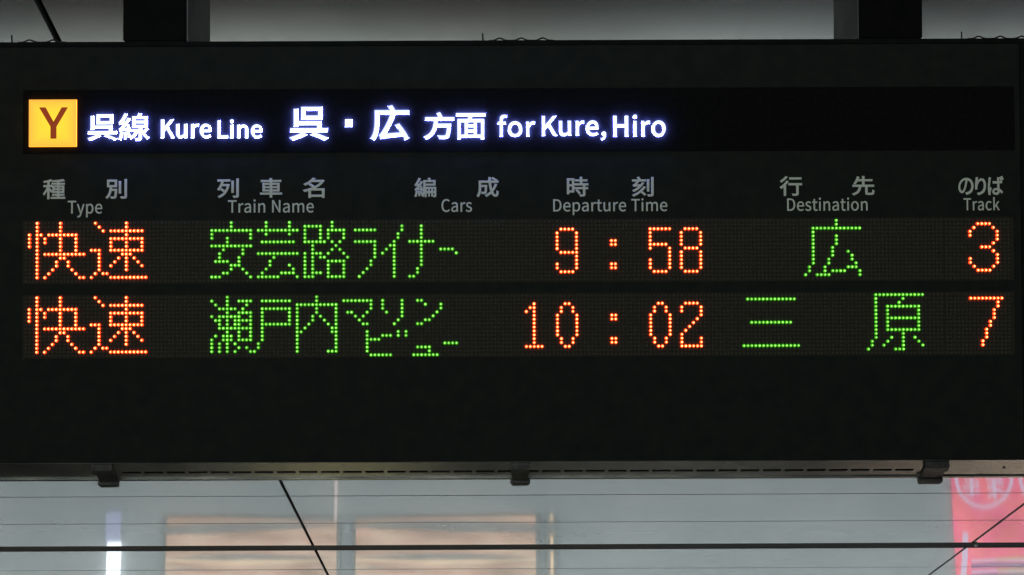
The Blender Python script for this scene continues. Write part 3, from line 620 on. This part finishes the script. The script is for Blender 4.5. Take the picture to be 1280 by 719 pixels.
lit_thing('glint_strip', 419.2, 421.2, 590, 654, M_GLINT, .03, 'thin pale glowing strip added as a glint between the two warm shop fascias', 'lamp')
# red lit banner
M_RED = uneven_glow('red_lightbox', (1.0, .21, .35), 1.3, (1, 1, 1), 2.2, .72, (1, .25, .29))
M_PINK = glow_mat('pale_print', (.85, .68, .88), 1.1)
M_PURP = glow_mat('purple_print', (.45, .42, .75), .6)
M_YL2 = glow_mat('yellow_print', (.95, .75, .3), .75)
bx0, bx1 = wp(1192, 660)[0], wp(1330, 660)[0]; bz0, bz1 = wp(1230, 560)[1], wp(1230, 760)[1]
ban = empty('lit_banner', Matrix.Translation(((bx0 + bx1) / 2, WALL_Y - .003, bz0)))
tag(ban, label='red lit shop banner with round white emblem on the far wall', category='banner')
def bl(px, py): x, z = wp(px, py); return x - (bx0 + bx1) / 2, z - bz0
box('banner_sheet', bx0 - (bx0 + bx1) / 2, bx1 - (bx0 + bx1) / 2, -.03, 0, 0, bz1 - bz0, M_RED, ban)
def stroke(pts, wdt, m=M_PINK, name='emblem_stroke'):
    bm = bmesh.new(); P = [Vector((*bl(*p), 0)) for p in pts]
    for a, b in zip(P, P[1:]):
        d = (b - a).normalized(); n = Vector((-d.y, d.x, 0)) * wdt / 2
        qs = [a - n - d * wdt * .2, b - n + d * wdt * .2, b + n + d * wdt * .2, a + n - d * wdt * .2]
        vs = [bm.verts.new((q_.x, -.0315, q_.y)) for q_ in qs]; vb = [bm.verts.new((q_.x, -.030, q_.y)) for q_ in qs]
        bm.faces.new(vs); 
        for i in range(4): bm.faces.new((vs[i], vb[i], vb[(i + 1) % 4], vs[(i + 1) % 4]))
    link(name, bm_mesh(name, bm), m, ban)
def ring_pts(cx, cy, rx, ry, a0=0, a1=360, n=26): return [(cx + rx * math.cos(R(a0 + (a1 - a0) * i / n)), cy + ry * math.sin(R(a0 + (a1 - a0) * i / n))) for i in range(n + 1)]
for cx in (1229, 1309):
    stroke(ring_pts(cx, 596, 35, 40), .026, M_PINK, 'emblem_ring')
    for pts in (((cx-24, 602), (cx-7, 604)), ((cx-26, 611), (cx-6, 609)), ((cx-22, 619), (cx-6, 617)), ((cx-16, 598), (cx-15, 622)), ((cx+3, 600), (cx+24, 606)), ((cx+6, 612), (cx+22, 598)), ((cx+6, 622), (cx+20, 613)), ((cx+12, 600), (cx+14, 624)), ((cx+5, 609), (cx+24, 617))):
        stroke(pts, .022)
stroke([(1206, 668), (1205, 700), (1203, 722)], .045, M_PINK, 'print_line')
for yy, m, w in ((701, M_PINK, .02), (707, M_PURP, .03), (714, M_PINK, .018), (719, M_PURP, .03)):
    stroke([(1214, yy + 1), (1244, yy - .5), (1290, yy)], w, m, 'print_line')
for yy in (698, 711, 716): stroke([(1246, yy + 1.5), (1268, yy), (1292, yy)], .016, M_YL2, 'print_line')

# unseen glowing windows added below to fill the far concourse with light
M_SHOP = glow_mat('fill_window_glow', (.90, .98, 1.0), 1.7)
M_SHOPW = glow_mat('warm_fill_window_glow', (1.0, .86, .68), 1.8)
M_TRIM = noise_mat('shop_trim', (.10, .10, .10), (.16, .16, .15), 6, .4, .4)
for i, (x0, x1, m, lb) in enumerate(((-8.2, -4.6, M_SHOP, 'bright cool white fill window added at the far left'), (-4.2, -1.4, M_SHOPW, 'warm fill window added under the wider fascia'),
                           (-1.1, .3, M_SHOPW, 'narrow warm fill window added under the gap between the fascias'), (.7, 3.3, M_SHOP, 'cool white fill window added left of the red banner'), (3.6, 8.2, M_SHOP, 'widest cool white fill window added under the red banner'))):
    root = empty('fill_window', Matrix.Translation(((x0 + x1) / 2, WALL_Y - .003, 0))); hw = (x1 - x0) / 2
    tag(root, label=lb, category='shop window', group='glowing fill windows added along the far wall')
    box('pane', -hw + .05, hw - .05, -.03, 0, .30, 2.0, m, root)
    box('sill', -hw, hw, -.12, 0, .0, .295, M_TRIM, root)
    box('lintel', -hw, hw, -.08, 0, 2.005, 2.06, M_TRIM, root)
    for s in (-1, 1): box('jamb', min(s * hw, s * (hw - .048)), max(s * hw, s * (hw - .048)), -.08, 0, .30, 2.0, M_TRIM, root)
